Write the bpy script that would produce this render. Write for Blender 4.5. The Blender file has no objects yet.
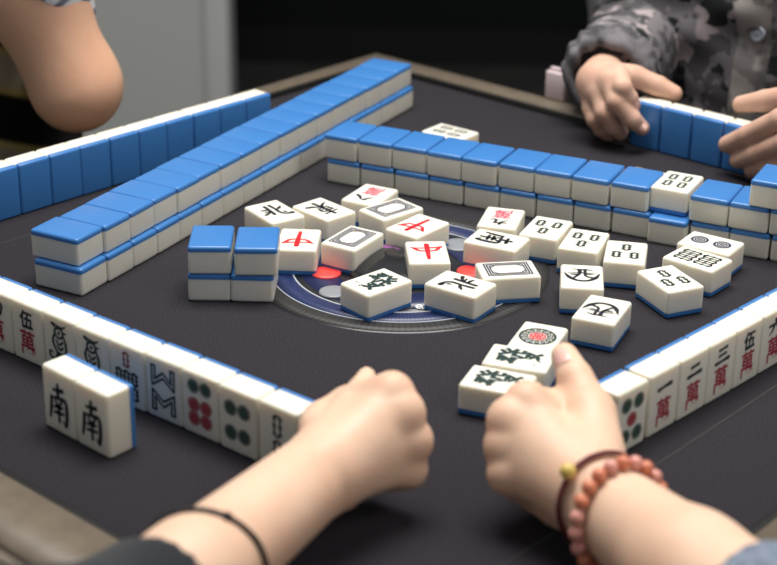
import bpy, bmesh, math, random
import numpy as np
from mathutils import Vector, Matrix
random.seed(7)
S = bpy.context.scene
COL = S.collection
Z0 = 750.0                      # table top height in mm; the script works in millimetres and writes metres

# ------------------------------------------------------------------ camera
PITCH, ROLL, FPX, CAMH = 0.4139, -0.0151, 1655.9, 506.7
cam_d = bpy.data.cameras.new('camera')
cam = bpy.data.objects.new('camera', cam_d)
COL.objects.link(cam)
fwd = Vector((0, math.cos(PITCH), -math.sin(PITCH)))
r0 = Vector((1, 0, 0)); u0 = Vector((0, math.sin(PITCH), math.cos(PITCH)))
rt = r0 * math.cos(ROLL) - u0 * math.sin(ROLL)
up = r0 * math.sin(ROLL) + u0 * math.cos(ROLL)
m = Matrix((rt, up, -fwd)).transposed().to_4x4()
m.translation = Vector((0, 0, (CAMH + Z0) / 1000))
cam.matrix_world = m
cam_d.sensor_width = 36.0
cam_d.lens = 36.0 * FPX / 777.0
cam_d.clip_start = 0.05
cam_d.dof.use_dof = True
cam_d.dof.focus_distance = 1.235
cam_d.dof.aperture_fstop = 6.6
S.camera = cam

# ------------------------------------------------------------------ world, lights, exposure
W = bpy.data.worlds.new('room_ambience'); S.world = W; W.use_nodes = True
bg = W.node_tree.nodes['Background']
bg.inputs[0].default_value = (0.95, 0.97, 1.0, 1); bg.inputs[1].default_value = 0.26
def area(name, loc, target, sx, sy, power, col):
    d = bpy.data.lights.new(name, 'AREA'); d.shape = 'RECTANGLE'; d.size = sx; d.size_y = sy
    d.energy = power; d.color = col
    o = bpy.data.objects.new(name, d); COL.objects.link(o); o.location = loc
    o.rotation_euler = (Vector(target) - Vector(loc)).to_track_quat('-Z', 'Y').to_euler()
    return o
area('ceiling_light', (0.05, 1.45, 2.55), (0.05, 1.2, 0.75), 1.2, 0.9, 58, (1.0, 0.972, 0.93))
area('side_fill_light', (1.5, 0.35, 2.3), (-.1, 1.25, 0.75), 0.9, 0.6, 11, (1.0, 0.95, 0.88))  # unseen fill added on the right to brighten tile sides facing the camera
S.view_settings.view_transform = 'Standard'
S.view_settings.look = 'None'
S.view_settings.gamma = 1.0
S.view_settings.use_curve_mapping = False
S.view_settings.exposure = 0.0

# ------------------------------------------------------------------ materials
def mat(name, base, rough=0.5, sub=0.0, subr=(1, .5, .3), subscale=0.003, spec=0.5, alpha=None, trans=0.0, emit=None, sheen=0):
    M = bpy.data.materials.new(name); M.use_nodes = True
    b = M.node_tree.nodes['Principled BSDF']
    b.inputs['Base Color'].default_value = (*base, 1)
    b.inputs['Roughness'].default_value = rough
    b.inputs['Specular IOR Level'].default_value = spec
    if sub:
        b.inputs['Subsurface Weight'].default_value = sub
        b.inputs['Subsurface Radius'].default_value = subr
        b.inputs['Subsurface Scale'].default_value = subscale
    if trans: b.inputs['Transmission Weight'].default_value = trans
    if sheen: b.inputs['Sheen Weight'].default_value = sheen
    if emit:
        b.inputs['Emission Color'].default_value = (*emit[:3], 1); b.inputs['Emission Strength'].default_value = emit[3]
    return M
def nodes(M): return M.node_tree.nodes, M.node_tree.links, M.node_tree.nodes['Principled BSDF']
def noise_col(M, scale, stops, detail=4, rough=0.55, interp='LINEAR', stretch=None, distort=0.0):
    N, L, b = nodes(M)
    tc = N.new('ShaderNodeTexCoord'); nt = N.new('ShaderNodeTexNoise'); cr = N.new('ShaderNodeValToRGB')
    nt.inputs['Scale'].default_value = scale; nt.inputs['Detail'].default_value = detail
    nt.inputs['Roughness'].default_value = rough; nt.inputs['Distortion'].default_value = distort
    if stretch:
        mp = N.new('ShaderNodeMapping'); mp.inputs['Scale'].default_value = stretch
        L.new(tc.outputs['Object'], mp.inputs[0]); L.new(mp.outputs[0], nt.inputs['Vector'])
    else: L.new(tc.outputs['Object'], nt.inputs['Vector'])
    L.new(nt.outputs['Fac'], cr.inputs[0]); L.new(cr.outputs[0], b.inputs['Base Color'])
    r = cr.color_ramp; r.interpolation = interp
    while len(r.elements) < len(stops): r.elements.new(0.5)
    for e, (p, c) in zip(r.elements, stops): e.position = p; e.color = (*c, 1)
    return nt, cr
def bump(M, scale, strength, dist=0.001, detail=3):
    N, L, b = nodes(M)
    tc = N.new('ShaderNodeTexCoord'); nt = N.new('ShaderNodeTexNoise'); bp = N.new('ShaderNodeBump')
    nt.inputs['Scale'].default_value = scale; nt.inputs['Detail'].default_value = detail
    bp.inputs['Strength'].default_value = strength; bp.inputs['Distance'].default_value = dist
    L.new(tc.outputs['Object'], nt.inputs['Vector']); L.new(nt.outputs['Fac'], bp.inputs['Height'])
    L.new(bp.outputs['Normal'], b.inputs['Normal'])

IVORY = mat('ivory_resin', (0.81, 0.775, 0.675), 0.30, sub=0.75, subr=(1, .82, .58), subscale=0.006)
BLUE = mat('blue_resin', (0.045, 0.185, 0.48), 0.33)
BLACK = mat('black_paint', (0.012, 0.013, 0.02), 0.45)
NAVY = mat('navy_paint', (0.015, 0.018, 0.06), 0.45)
RED = mat('red_paint', (0.62, 0.012, 0.025), 0.45)
PINKRED = mat('worn_red_paint', (0.70, 0.09, 0.14), 0.5)
DARKRED = mat('crimson_paint', (0.36, 0.015, 0.035), 0.45)
GREEN = mat('green_paint', (0.012, 0.075, 0.045), 0.45)
DOTG = mat('faded_green_paint', (0.045, 0.085, 0.065), 0.5)
DOTR = mat('faded_red_paint', (0.36, 0.05, 0.06), 0.5)
DGREEN = mat('dark_green_paint', (0.012, 0.035, 0.03), 0.45)
CLOTH = mat('charcoal_mat', (0.045, 0.04, 0.045), 0.9, spec=0.12)
noise_col(CLOTH, 900, [(0.30, (0.0165, 0.0150, 0.0185)), (0.62, (0.036, 0.0325, 0.039)), (0.76, (0.053, 0.048, 0.056)), (0.80, (0.13, 0.12, 0.13))], detail=2)
bump(CLOTH, 1400, 0.35, 0.0006)
SEAM = mat('mat_seam', (0.026, 0.025, 0.027), 0.8)
RIM = mat('tan_rim', (0.17, 0.135, 0.085), 0.55)
noise_col(RIM, 60, [(0.3, (0.115, 0.09, 0.064)), (0.7, (0.15, 0.12, 0.086))], stretch=(1, 1, 1))
LIP = mat('black_lip', (0.008, 0.008, 0.008), 0.6, spec=0.2)
BODYM = mat('black_casing', (0.012, 0.012, 0.013), 0.5)
STEEL = mat('dark_steel', (0.05, 0.05, 0.055), 0.4)
SKIN_A = mat('skin_fair', (0.72, 0.50, 0.385), 0.5, sub=0.35, subr=(1, .35, .2), subscale=0.006, spec=0.35)
noise_col(SKIN_A, 22, [(0.3, (0.69, 0.44, 0.31)), (0.7, (0.75, 0.525, 0.385))], detail=5)
bump(SKIN_A, 260, 0.18, 0.0008, 5)
SKIN_B = mat('skin_tan', (0.56, 0.34, 0.23), 0.5, sub=0.3, subr=(1, .35, .2), subscale=0.006, spec=0.35)
noise_col(SKIN_B, 14, [(0.3, (0.62, 0.35, 0.225)), (0.7, (0.70, 0.43, 0.295))], detail=5)
bump(SKIN_B, 200, 0.2, 0.001, 5)
SKIN_C = mat('skin_warm', (0.62, 0.40, 0.30), 0.5, sub=0.3, subr=(1, .35, .2), subscale=0.006, spec=0.35)
noise_col(SKIN_C, 25, [(0.3, (0.58, 0.345, 0.25)), (0.7, (0.67, 0.435, 0.33))], detail=5)
NAIL = mat('nail', (0.76, 0.46, 0.40), 0.35, spec=0.5)
BLACKCLOTH = mat('black_sleeve_cloth', (0.012, 0.014, 0.017), 0.9, spec=0.2, sheen=.2)
DENIM = mat('grey_blue_cloth', (0.16, 0.20, 0.27), 0.9, spec=0.2)
noise_col(DENIM, 160, [(0.35, (0.10, 0.125, 0.175)), (0.65, (0.24, 0.28, 0.35))], detail=3)
CAMO = mat('camouflage_cloth', (0.2, 0.2, 0.2), 0.9, spec=0.2)
N_, L_, b_ = CAMO.node_tree.nodes, CAMO.node_tree.links, CAMO.node_tree.nodes['Principled BSDF']
tc_, nz_, mx_, vo_, cr_ = [N_.new(k) for k in ('ShaderNodeTexCoord', 'ShaderNodeTexNoise', 'ShaderNodeMix', 'ShaderNodeTexVoronoi', 'ShaderNodeValToRGB')]
mx_.data_type = 'RGBA'; mx_.blend_type = 'LINEAR_LIGHT'; mx_.inputs['Factor'].default_value = .055
nz_.inputs['Scale'].default_value = 26; nz_.inputs['Detail'].default_value = 3
vo_.inputs['Scale'].default_value = 42; vo_.inputs['Randomness'].default_value = 1.0
L_.new(tc_.outputs['Object'], nz_.inputs['Vector']); L_.new(tc_.outputs['Object'], mx_.inputs[6]); L_.new(nz_.outputs['Color'], mx_.inputs[7])
L_.new(mx_.outputs[2], vo_.inputs['Vector']); L_.new(vo_.outputs['Color'], cr_.inputs[0]); L_.new(cr_.outputs[0], b_.inputs['Base Color'])
cr_.color_ramp.interpolation = 'CONSTANT'
for _ in range(2): cr_.color_ramp.elements.new(.5)
for e_, (p_, c_) in zip(cr_.color_ramp.elements, [(0, (0.018, 0.020, 0.021)), (.30, (0.075, 0.071, 0.075)), (.52, (0.17, 0.158, 0.168)), (.78, (0.34, 0.29, 0.30))]): e_.position = p_; e_.color = (*c_, 1)
CUFFM = mat('grey_cuff_cloth', (0.10, 0.098, 0.105), 0.9, spec=0.2)
noise_col(CUFFM, 40, [(0.4, (0.07, 0.068, 0.072)), (0.6, (0.16, 0.15, 0.16))], detail=3)
PLACK = mat('pale_grey_placket', (0.22, 0.20, 0.19), 0.9, spec=0.2)
noise_col(PLACK, 30, [(0.45, (0.15, 0.138, 0.135)), (0.55, (0.30, 0.275, 0.26))], detail=2, interp='EASE')
STUD = mat('metal_snap', (0.33, 0.36, 0.42), 0.3); STUD.node_tree.nodes['Principled BSDF'].inputs['Metallic'].default_value = .6
def stripes(name, cols, scale, vec, rough=.9):
    M = mat(name, cols[0], rough, spec=.2); N, L, b = nodes(M)
    tc = N.new('ShaderNodeTexCoord'); mp = N.new('ShaderNodeMapping'); wv = N.new('ShaderNodeTexWave'); cr = N.new('ShaderNodeValToRGB')
    mp.inputs['Rotation'].default_value = vec; wv.inputs['Scale'].default_value = scale; wv.inputs['Distortion'].default_value = .6
    wv.inputs['Detail'].default_value = 1.0
    L.new(tc.outputs['Object'], mp.inputs[0]); L.new(mp.outputs[0], wv.inputs['Vector']); L.new(wv.outputs['Fac'], cr.inputs[0]); L.new(cr.outputs[0], b.inputs['Base Color'])
    r = cr.color_ramp; r.interpolation = 'EASE'
    while len(r.elements) < len(cols): r.elements.new(.5)
    for i, (e, c) in enumerate(zip(r.elements, cols)): e.position = .15 + .7 * i / (len(cols) - 1); e.color = (*c, 1)
    return M
SHIRT = stripes('dark_striped_shirt', [(0.008, 0.008, 0.008), (0.010, 0.010, 0.009), (0.5, 0.42, 0.16), (0.42, 0.38, 0.28)], 3.6, (0.2, 1.25, 0))
SLEEVEW = stripes('white_grey_striped_sleeve', [(0.62, 0.62, 0.64), (0.55, 0.55, 0.58), (0.16, 0.16, 0.20)], 22, (0, -0.9, 0))
WALLG = mat('grey_wall_paint', (0.46, 0.475, 0.455), 0.8); bump(WALLG, 90, .1, .002)
WALLE = mat('light_grey_edge_paint', (0.60, 0.61, 0.60), 0.7)
WALLD = mat('black_wall_paint', (0.007, 0.008, 0.0085), 0.9, spec=.1)
FLOORM = mat('dark_floor', (0.03, 0.03, 0.03), 0.6)
noise_col(FLOORM, 8, [(0.3, (0.022, 0.022, 0.022)), (0.7, (0.04, 0.038, 0.036))])
PANEL = mat('console_black', (0.015, 0.016, 0.02), 0.3)
HATCH = mat('hatched_grey_ring', (0.05, 0.048, 0.046), 0.55)
def radial(M, freq, c0, c1):
    N, L, b = nodes(M)
    tc = N.new('ShaderNodeTexCoord'); gr = N.new('ShaderNodeTexGradient'); gr.gradient_type = 'RADIAL'
    mu = N.new('ShaderNodeMath'); mu.operation = 'MULTIPLY'; mu.inputs[1].default_value = freq
    fr = N.new('ShaderNodeMath'); fr.operation = 'FRACT'; cr = N.new('ShaderNodeValToRGB')
    L.new(tc.outputs['Object'], gr.inputs[0]); L.new(gr.outputs['Fac'], mu.inputs[0]); L.new(mu.outputs[0], fr.inputs[0])
    L.new(fr.outputs[0], cr.inputs[0]); L.new(cr.outputs[0], b.inputs['Base Color'])
    cr.color_ramp.interpolation = 'CONSTANT'
    cr.color_ramp.elements[0].color = (*c0, 1); cr.color_ramp.elements[1].position = .62; cr.color_ramp.elements[1].color = (*c1, 1)
radial(HATCH, 150, (0.026, 0.0245, 0.025), (0.010, 0.010, 0.010))
BLUERING = mat('blue_hatched_ring', (0.02, 0.035, 0.13), 0.4); radial(BLUERING, 210, (0.018, 0.034, 0.13), (0.006, 0.009, 0.04))
BLUEFLOOR = mat('blue_console_print', (0.012, 0.02, 0.075), 0.35)
WHITEP = mat('white_print', (0.42, 0.45, 0.50), 0.4)
WHITEP2 = mat('white_lettering_paint', (0.75, 0.77, 0.8), 0.4)
REDBTN = mat('red_button', (0.85, 0.06, 0.05), 0.35, emit=(1, .07, .05, .06))
GREYBTN = mat('grey_button', (0.24, 0.255, 0.28), 0.35)
PINKLED = mat('magenta_light', (0.8, 0.1, 0.6), 0.3, emit=(1, .2, .9, 1.0))
GLASS = mat('smoked_glass', (0.20, 0.21, 0.23), 0.18, spec=.25, trans=0.92)
BEAD = mat('orange_bead', (0.60, 0.20, 0.11), 0.2, sub=.2, subr=(1, .4, .2), subscale=.003)
BEADP = mat('pink_bead', (0.66, 0.30, 0.25), 0.2, sub=.2, subr=(1, .4, .2), subscale=.003)
CORD = mat('dark_red_cord', (0.10, 0.008, 0.015), .7)
CHARM = mat('yellow_charm', (0.62, 0.46, 0.12), .35)
HAIRTIE = mat('black_cord', (0.012, 0.011, 0.012), .7)
PINKC = mat('pale_pink_paper', (0.62, 0.50, 0.52), .8)
CHAIRM = mat('dark_chair_upholstery', (0.01, 0.01, 0.011), .8)

# ------------------------------------------------------------------ object helpers
def mm(p): return Vector((p[0] / 1000, p[1] / 1000, (p[2] + Z0) / 1000))
def link(o): COL.objects.link(o); return o
def thing(name, label, cat, loc=(0, 0, 0), rz=0, group=None):
    o = bpy.data.objects.new(name, None); link(o); o.empty_display_size = .02
    o.location = mm(loc); o.rotation_euler = (0, 0, rz); o['label'] = label; o['category'] = cat
    if group: o['group'] = group
    return o
def part(name, data, parent, material=None, label=None, world=False):
    if material is not None and not data.materials: data.materials.append(material)
    o = bpy.data.objects.new(name, data); link(o); o.parent = parent
    if label: o['label'] = label
    if world: o.matrix_parent_inverse = Matrix.Translation(-parent.location)
    return o
def struct(name, data, material):
    data.materials.append(material); o = bpy.data.objects.new(name, data); link(o); o['kind'] = 'structure'; return o
def meshdata(name, v, f, smooth=False):
    me = bpy.data.meshes.new(name); me.from_pydata([tuple(x) for x in v], [], [tuple(x) for x in f]); me.update()
    if smooth: me.polygons.foreach_set('use_smooth', [True] * len(me.polygons))
    return me
def bm_data(bm, name, smooth=True):
    bmesh.ops.recalc_face_normals(bm, faces=bm.faces[:])
    me = bpy.data.meshes.new(name); bm.to_mesh(me); bm.free()
    if smooth: me.polygons.foreach_set('use_smooth', [True] * len(me.polygons))
    return me
def box_bm(c, s, bev=0, seg=3, rot=0):
    bm = bmesh.new(); bmesh.ops.create_cube(bm, size=1)
    for v in bm.verts: v.co = Vector((v.co.x * s[0], v.co.y * s[1], v.co.z * s[2]))
    if bev: bmesh.ops.bevel(bm, geom=bm.edges[:], offset=bev, segments=seg, profile=.5, affect='EDGES')
    R = Matrix.Rotation(rot, 4, 'Z'); bmesh.ops.transform(bm, matrix=Matrix.Translation(Vector(c)) @ R, verts=bm.verts[:])
    return bm
def lathe(profile, seg=64):
    v, f = [], []
    n = len(profile)
    for i in range(seg):
        a = 2 * math.pi * i / seg
        for r, z in profile: v.append((r * math.cos(a), r * math.sin(a), z))
    for i in range(seg):
        j = (i + 1) % seg
        for k in range(n - 1): f.append((i * n + k, j * n + k, j * n + k + 1, i * n + k + 1))
    bm = bmesh.new(); bv = [bm.verts.new(x) for x in v]
    for q in f:
        try: bm.faces.new([bv[i] for i in q])
        except ValueError: pass
    bmesh.ops.remove_doubles(bm, verts=bm.verts[:], dist=1e-7)
    return bm

# ------------------------------------------------------------------ implicit bodies (smooth unions of tapered limbs, meshed with surface nets)
def smin(a, b, k):
    h = np.clip(.5 + .5 * (b - a) / k, 0, 1)
    return b * (1 - h) + a * h - k * h * (1 - h)
def cone(P, a, b, ra, rb):
    a = np.asarray(a, float); b = np.asarray(b, float); ab = b - a
    t = np.clip((P - a) @ ab / max(ab @ ab, 1e-9), 0, 1)
    return np.linalg.norm(P - a - t[:, None] * ab, axis=1) - (ra + (rb - ra) * t)
def ellips(P, c, r):
    q = (P - np.asarray(c, float)) / np.asarray(r, float)
    k = np.linalg.norm(q, axis=1)
    return (k - 1) * min(r)
class Body:
    def __init__(s, kb=10, kf=6): s.core = []; s.chains = []; s.cut = []; s.kb = kb; s.kf = kf; s.wave = None
    def limb(s, a, b, ra, rb): s.core.append(('c', a, b, ra, rb)); return s
    def blob(s, c, r): s.core.append(('e', c, r)); return s
    def chain(s, pts, rad, k=2.5): s.chains.append((pts, rad, k)); return s
    def f(s, P):
        d = None
        for c in s.core:
            e = cone(P, *c[1:]) if c[0] == 'c' else ellips(P, *c[1:])
            d = e if d is None else smin(d, e, s.kb)
        res = d
        for pts, rad, k in s.chains:
            e = None
            for i in range(len(pts) - 1):
                q = cone(P, pts[i], pts[i + 1], rad[i], rad[i + 1])
                e = q if e is None else smin(e, q, k)
            w = e if d is None else smin(d, e, s.kf)
            res = w if res is None else np.minimum(res, w)
        if s.wave is not None: res = res + s.wave(P)
        for o, n in s.cut: res = np.maximum(res, (P - np.asarray(o, float)) @ np.asarray(n, float))
        return res
    def bounds(s):
        pts = []
        for c in s.core:
            if c[0] == 'c': pts += [(c[1], c[3]), (c[2], c[4])]
            else: pts.append((c[1], max(c[2])))
        for p, r, k in s.chains: pts += list(zip(p, r))
        lo = np.min([np.asarray(p, float) - r for p, r in pts], axis=0); hi = np.max([np.asarray(p, float) + r for p, r in pts], axis=0)
        return lo - 8 - .3 * s.kb, hi + 8 + .3 * s.kb
    def net(s, h):
        lo, hi = s.bounds(); n = np.ceil((hi - lo) / h).astype(int) + 1
        ax = [lo[i] + h * np.arange(n[i]) for i in range(3)]
        F = np.empty(n)
        yy, zz = np.meshgrid(ax[1], ax[2], indexing='ij'); yz = np.stack([yy.ravel(), zz.ravel()], 1)
        step = max(1, int(400000 / len(yz)))
        for i in range(0, n[0], step):
            xs = ax[0][i:i + step]
            P = np.empty((len(xs) * len(yz), 3)); P[:, 0] = np.repeat(xs, len(yz)); P[:, 1:] = np.tile(yz, (len(xs), 1))
            F[i:i + step] = s.f(P).reshape(len(xs), n[1], n[2])
        return nets(F, lo, h)
def nets(F, lo, h):
    n = np.array(F.shape); I = F < 0
    offs = [(i, j, k) for i in (0, 1) for j in (0, 1) for k in (0, 1)]
    def sl(A, o): return A[o[0]:n[0] - 1 + o[0], o[1]:n[1] - 1 + o[1], o[2]:n[2] - 1 + o[2]]
    cnt = sum(sl(I, o).astype(np.int8) for o in offs)
    act = (cnt > 0) & (cnt < 8)
    idx = -np.ones(act.shape, int); ci = np.argwhere(act); idx[act] = np.arange(len(ci))
    val = {o: sl(F, o)[act] for o in offs}
    acc = np.zeros((len(ci), 3)); num = np.zeros(len(ci))
    for o in offs:
        for a in range(3):
            if o[a] == 0:
                q = list(o); q[a] = 1; q = tuple(q)
                va, vb = val[o], val[q]; c = (va < 0) != (vb < 0)
                t = np.where(c, va / np.where(c, va - vb, 1), 0)
                p = np.tile(np.array(o, float), (len(ci), 1)); p[:, a] += t
                acc[c] += p[c]; num[c] += 1
    V = lo + h * (ci + acc / num[:, None])
    faces = []
    for a in range(3):
        b, c = (a + 1) % 3, (a + 2) % 3
        s0 = [slice(1, n[i] - 1) for i in range(3)]; s1 = list(s0); s0[a] = slice(0, n[a] - 1); s1[a] = slice(1, n[a])
        A, B = I[tuple(s0)], I[tuple(s1)]
        e = np.argwhere(A != B)
        fl = A[tuple(e.T)]
        base = e.copy(); base[:, b] += 1; base[:, c] += 1
        def g(db, dc):
            q = base.copy(); q[:, b] -= db; q[:, c] -= dc; return idx[tuple(q.T)]
        quad = np.stack([g(1, 1), g(0, 1), g(0, 0), g(1, 0)], 1)
        quad[~fl] = quad[~fl][:, ::-1]
        faces.append(quad)
    return V, np.concatenate(faces)
def body_mesh(name, nets_list, relax=1):
    VV, FF, o = [], [], 0
    for V, Fq in nets_list:
        for _ in range(relax):
            acc = np.zeros_like(V); c = np.zeros(len(V))
            for i in range(4):
                np.add.at(acc, Fq[:, i], V[Fq[:, (i + 1) % 4]]); np.add.at(acc, Fq[:, i], V[Fq[:, (i + 3) % 4]]); np.add.at(c, Fq[:, i], 2)
            V = V * .5 + .5 * acc / np.maximum(c, 1)[:, None]
        VV.append(V); FF.append(Fq + o); o += len(V)
    V = np.concatenate(VV); V = V / 1000; V[:, 2] += Z0 / 1000
    me = bpy.data.meshes.new(name); me.from_pydata(V.tolist(), [], np.concatenate(FF).tolist()); me.update()
    me.polygons.foreach_set('use_smooth', [True] * len(me.polygons)); return me
def nrm(v): v = np.asarray(v, float); return v / np.linalg.norm(v)

# ------------------------------------------------------------------ the setting
CX, CY = 8.0, 1180.0
TH = math.radians(-41.5)
E1 = np.array([math.cos(TH), math.sin(TH)]); NN = np.array([-E1[1], E1[0]])
def tw(a, b, z=0): p = np.array([CX, CY]) + E1 * a + NN * b; return (p[0], p[1], z)     # table frame to place frame
struct('floor', bm_data(box_bm((0.2, 2.0, -.02), (8, 7, .04)), 'floor', False), FLOORM)
struct('wall_back', bm_data(box_bm((0.3, 4.40, 1.4), (7.0, .10, 2.8)), 'wall_back', False), WALLD)
WX = -.405
struct('wall_left', bm_data(box_bm((WX - 1.5, 3.55, 1.4), (3.0, .12, 2.8)), 'wall_left', False), WALLG)
struct('trim_1', bm_data(box_bm((WX + .025, 3.55, 1.4), (.055, .15, 2.8), .008, 2), 'trim_1'), WALLE)
struct('baseboard_back', bm_data(box_bm((0.3, 4.335, .05), (7.0, .03, .10)), 'baseboard_back', False), LIP)

# ------------------------------------------------------------------ table
T = thing('mahjong_table', 'square mahjong table with charcoal playing mat, tan rim and round centre console', 'table', (CX, CY, -Z0), TH)
H = Z0 / 1000
def tpart(name, bm, M, par=None, label=None): return part(name, bm_data(bm, name), par or T, M, label)
A0, A1, B0, B1 = -.388, .404, -.402, .397            # inner edges of the rim
OA0, OA1, OB0, OB1 = -.414, .452, -.452, .429        # outer edges
tpart('playing_mat', box_bm(((A0 + A1) / 2, (B0 + B1) / 2, H - .008), (A1 - A0 + .004, B1 - B0 + .004, .016), .001, 1), CLOTH, label='charcoal rubbery playing mat')
ic = [(A0, B0), (A1, B0), (A1, B1), (A0, B1)]; oc = [(OA0, OB0), (OA1, OB0), (OA1, OB1), (OA0, OB1)]
for i in range(4):
    j = (i + 1) % 4
    bm = bmesh.new(); z0, z1 = H - .045, H + .0055
    pts = [oc[i], oc[j], ic[j], ic[i]]
    lo = [bm.verts.new((x, y, z0)) for x, y in pts]; hi = [bm.verts.new((x, y, z1)) for x, y in pts]
    bm.faces.new(lo); bm.faces.new(hi)
    for k in range(4): bm.faces.new((lo[k], lo[(k + 1) % 4], hi[(k + 1) % 4], hi[k]))
    e = [e for e in bm.edges if {e.verts[0], e.verts[1]} == {hi[0], hi[1]}]
    bmesh.ops.bevel(bm, geom=e, offset=.006, segments=3, affect='EDGES')
    tpart('rim', bm, RIM, label='tan rim board')
    p, q = Vector(ic[i]), Vector(ic[j]); mid = (p + q) / 2; d = (q - p); inn = Vector((-d.y, d.x)).normalized() * .003
    tpart('inner_lip', box_bm((mid.x + inn.x, mid.y + inn.y, H - .004), (d.length, .006, .018), .0008, 1, rot=math.atan2(d.y, d.x)), LIP)
    tpart('leg', box_bm((oc[i][0] * .82, oc[i][1] * .82, H / 2 - .07), (.05, .05, H - .14), .006, 2), STEEL)
tpart('casing', box_bm((0, 0, H - .095), (.80, .80, .15), .01, 2), BODYM)
# faint slot seams of the mat (right hand side and left hand side)
def seam(x0, y0, x1, y1):
    L = math.hypot(x1 - x0, y1 - y0); tpart('mat_seam', box_bm(((x0 + x1) / 2, (y0 + y1) / 2, H), (L, .0016, .0006), 0, rot=math.atan2(y1 - y0, x1 - x0)), SEAM)
seam(.315, -.30, .315, .30); seam(-.263, -.32, -.263, .30)
CP = tpart('centre_console', lathe([(0, H - .002), (0, H + .0006), (.1165, H + .0006), (.118, H - .002)], 96), PANEL, label='round dark centre console')
def ring(name, r0, r1, z, M): return tpart(name, lathe([(r0, H + z - .0006), (r0, H + z), (r1, H + z), (r1, H + z - .0006)], 128), M, CP)
ring('hatched_ring', .1012, .1155, .0010, HATCH); ring('blue_ring', .0835, .0995, .0010, BLUERING)
ring('white_line', .0995, .1004, .0013, WHITEP); ring('white_line', .0822, .0835, .0013, WHITEP)
ring('blue_print', .050, .0765, .0010, BLUEFLOOR)
def disc(name, wx, wy, r, z, M, h=.0015):
    d = np.array([wx - CX, wy - CY]); a, b = d @ E1 / 1000, d @ NN / 1000
    bm = lathe([(0, 0), (0, h), (r * .9, h), (r, h * .6), (r, 0)], 40)
    bmesh.ops.translate(bm, vec=(a, b, H + z), verts=bm.verts[:]); tpart(name, bm, M, CP)
disc('red_button', -48, 1167, .0115, .001, REDBTN); disc('red_button', 64, 1174, .0115, .001, REDBTN)
disc('grey_button', 56, 1227, .013, .001, GREYBTN); disc('grey_button', -41, 1131, .011, .001, GREYBTN)
disc('magenta_light', -1, 1209, .006, .0012, PINKLED); disc('magenta_light', 8, 1204, .0035, .0012, PINKLED)
tpart('dice_dome', lathe([(.041, H + .001), (.040, H + .004), (.034, H + .0075), (.022, H + .0102), (.008, H + .0112), (0, H + .0114)], 64), GLASS, CP, 'smoked clear dice dome')

# ------------------------------------------------------------------ mahjong tiles
TW, TL, TT, TB = 31.6, 44.0, 22.0, 4.3      # width, length, thickness, thickness of the blue back (mm)
def tile_half(which, pose):
    bm = bmesh.new(); bmesh.ops.create_cube(bm, size=1)
    for v in bm.verts: v.co = Vector((v.co.x * TW, v.co.y * TL, v.co.z * TT))
    bmesh.ops.bevel(bm, geom=bm.edges[:], offset=2.3, segments=5, profile=.5, affect='EDGES')
    zc = -TT / 2 + TB
    gap = .12
    bmesh.ops.bisect_plane(bm, geom=bm.verts[:] + bm.edges[:] + bm.faces[:], plane_co=(0, 0, zc + (gap if which == 'i' else -gap)), plane_no=(0, 0, 1), clear_inner=which == 'i', clear_outer=which == 'b')
    ed = [e for e in bm.edges if e.is_boundary]
    bmesh.ops.holes_fill(bm, edges=ed)
    bmesh.ops.transform(bm, matrix=POSE[pose], verts=bm.verts[:])
    bmesh.ops.scale(bm, vec=(.001, .001, .001), verts=bm.verts[:])
    me = bm_data(bm, ('tile_body_' if which == 'i' else 'tile_back_') + pose)
    me.materials.append(IVORY if which == 'i' else BLUE)
    sharp = [abs(p.normal.z if pose != 'stand' else p.normal.y) > .999 and p.area > 4e-4 for p in me.polygons]
    me.set_sharp_from_angle(angle=math.radians(40))
    return me
POSE = {'up': Matrix.Translation((0, 0, TT / 2)), 'down': Matrix.Translation((0, 0, TT / 2)) @ Matrix.Rotation(math.pi, 4, 'Y'),
        'stand': Matrix.Translation((0, 0, TL / 2)) @ Matrix.Rotation(math.pi / 2, 4, 'X')}
PROTO = {(w, p): tile_half(w, p) for w in 'ib' for p in POSE}

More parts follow.
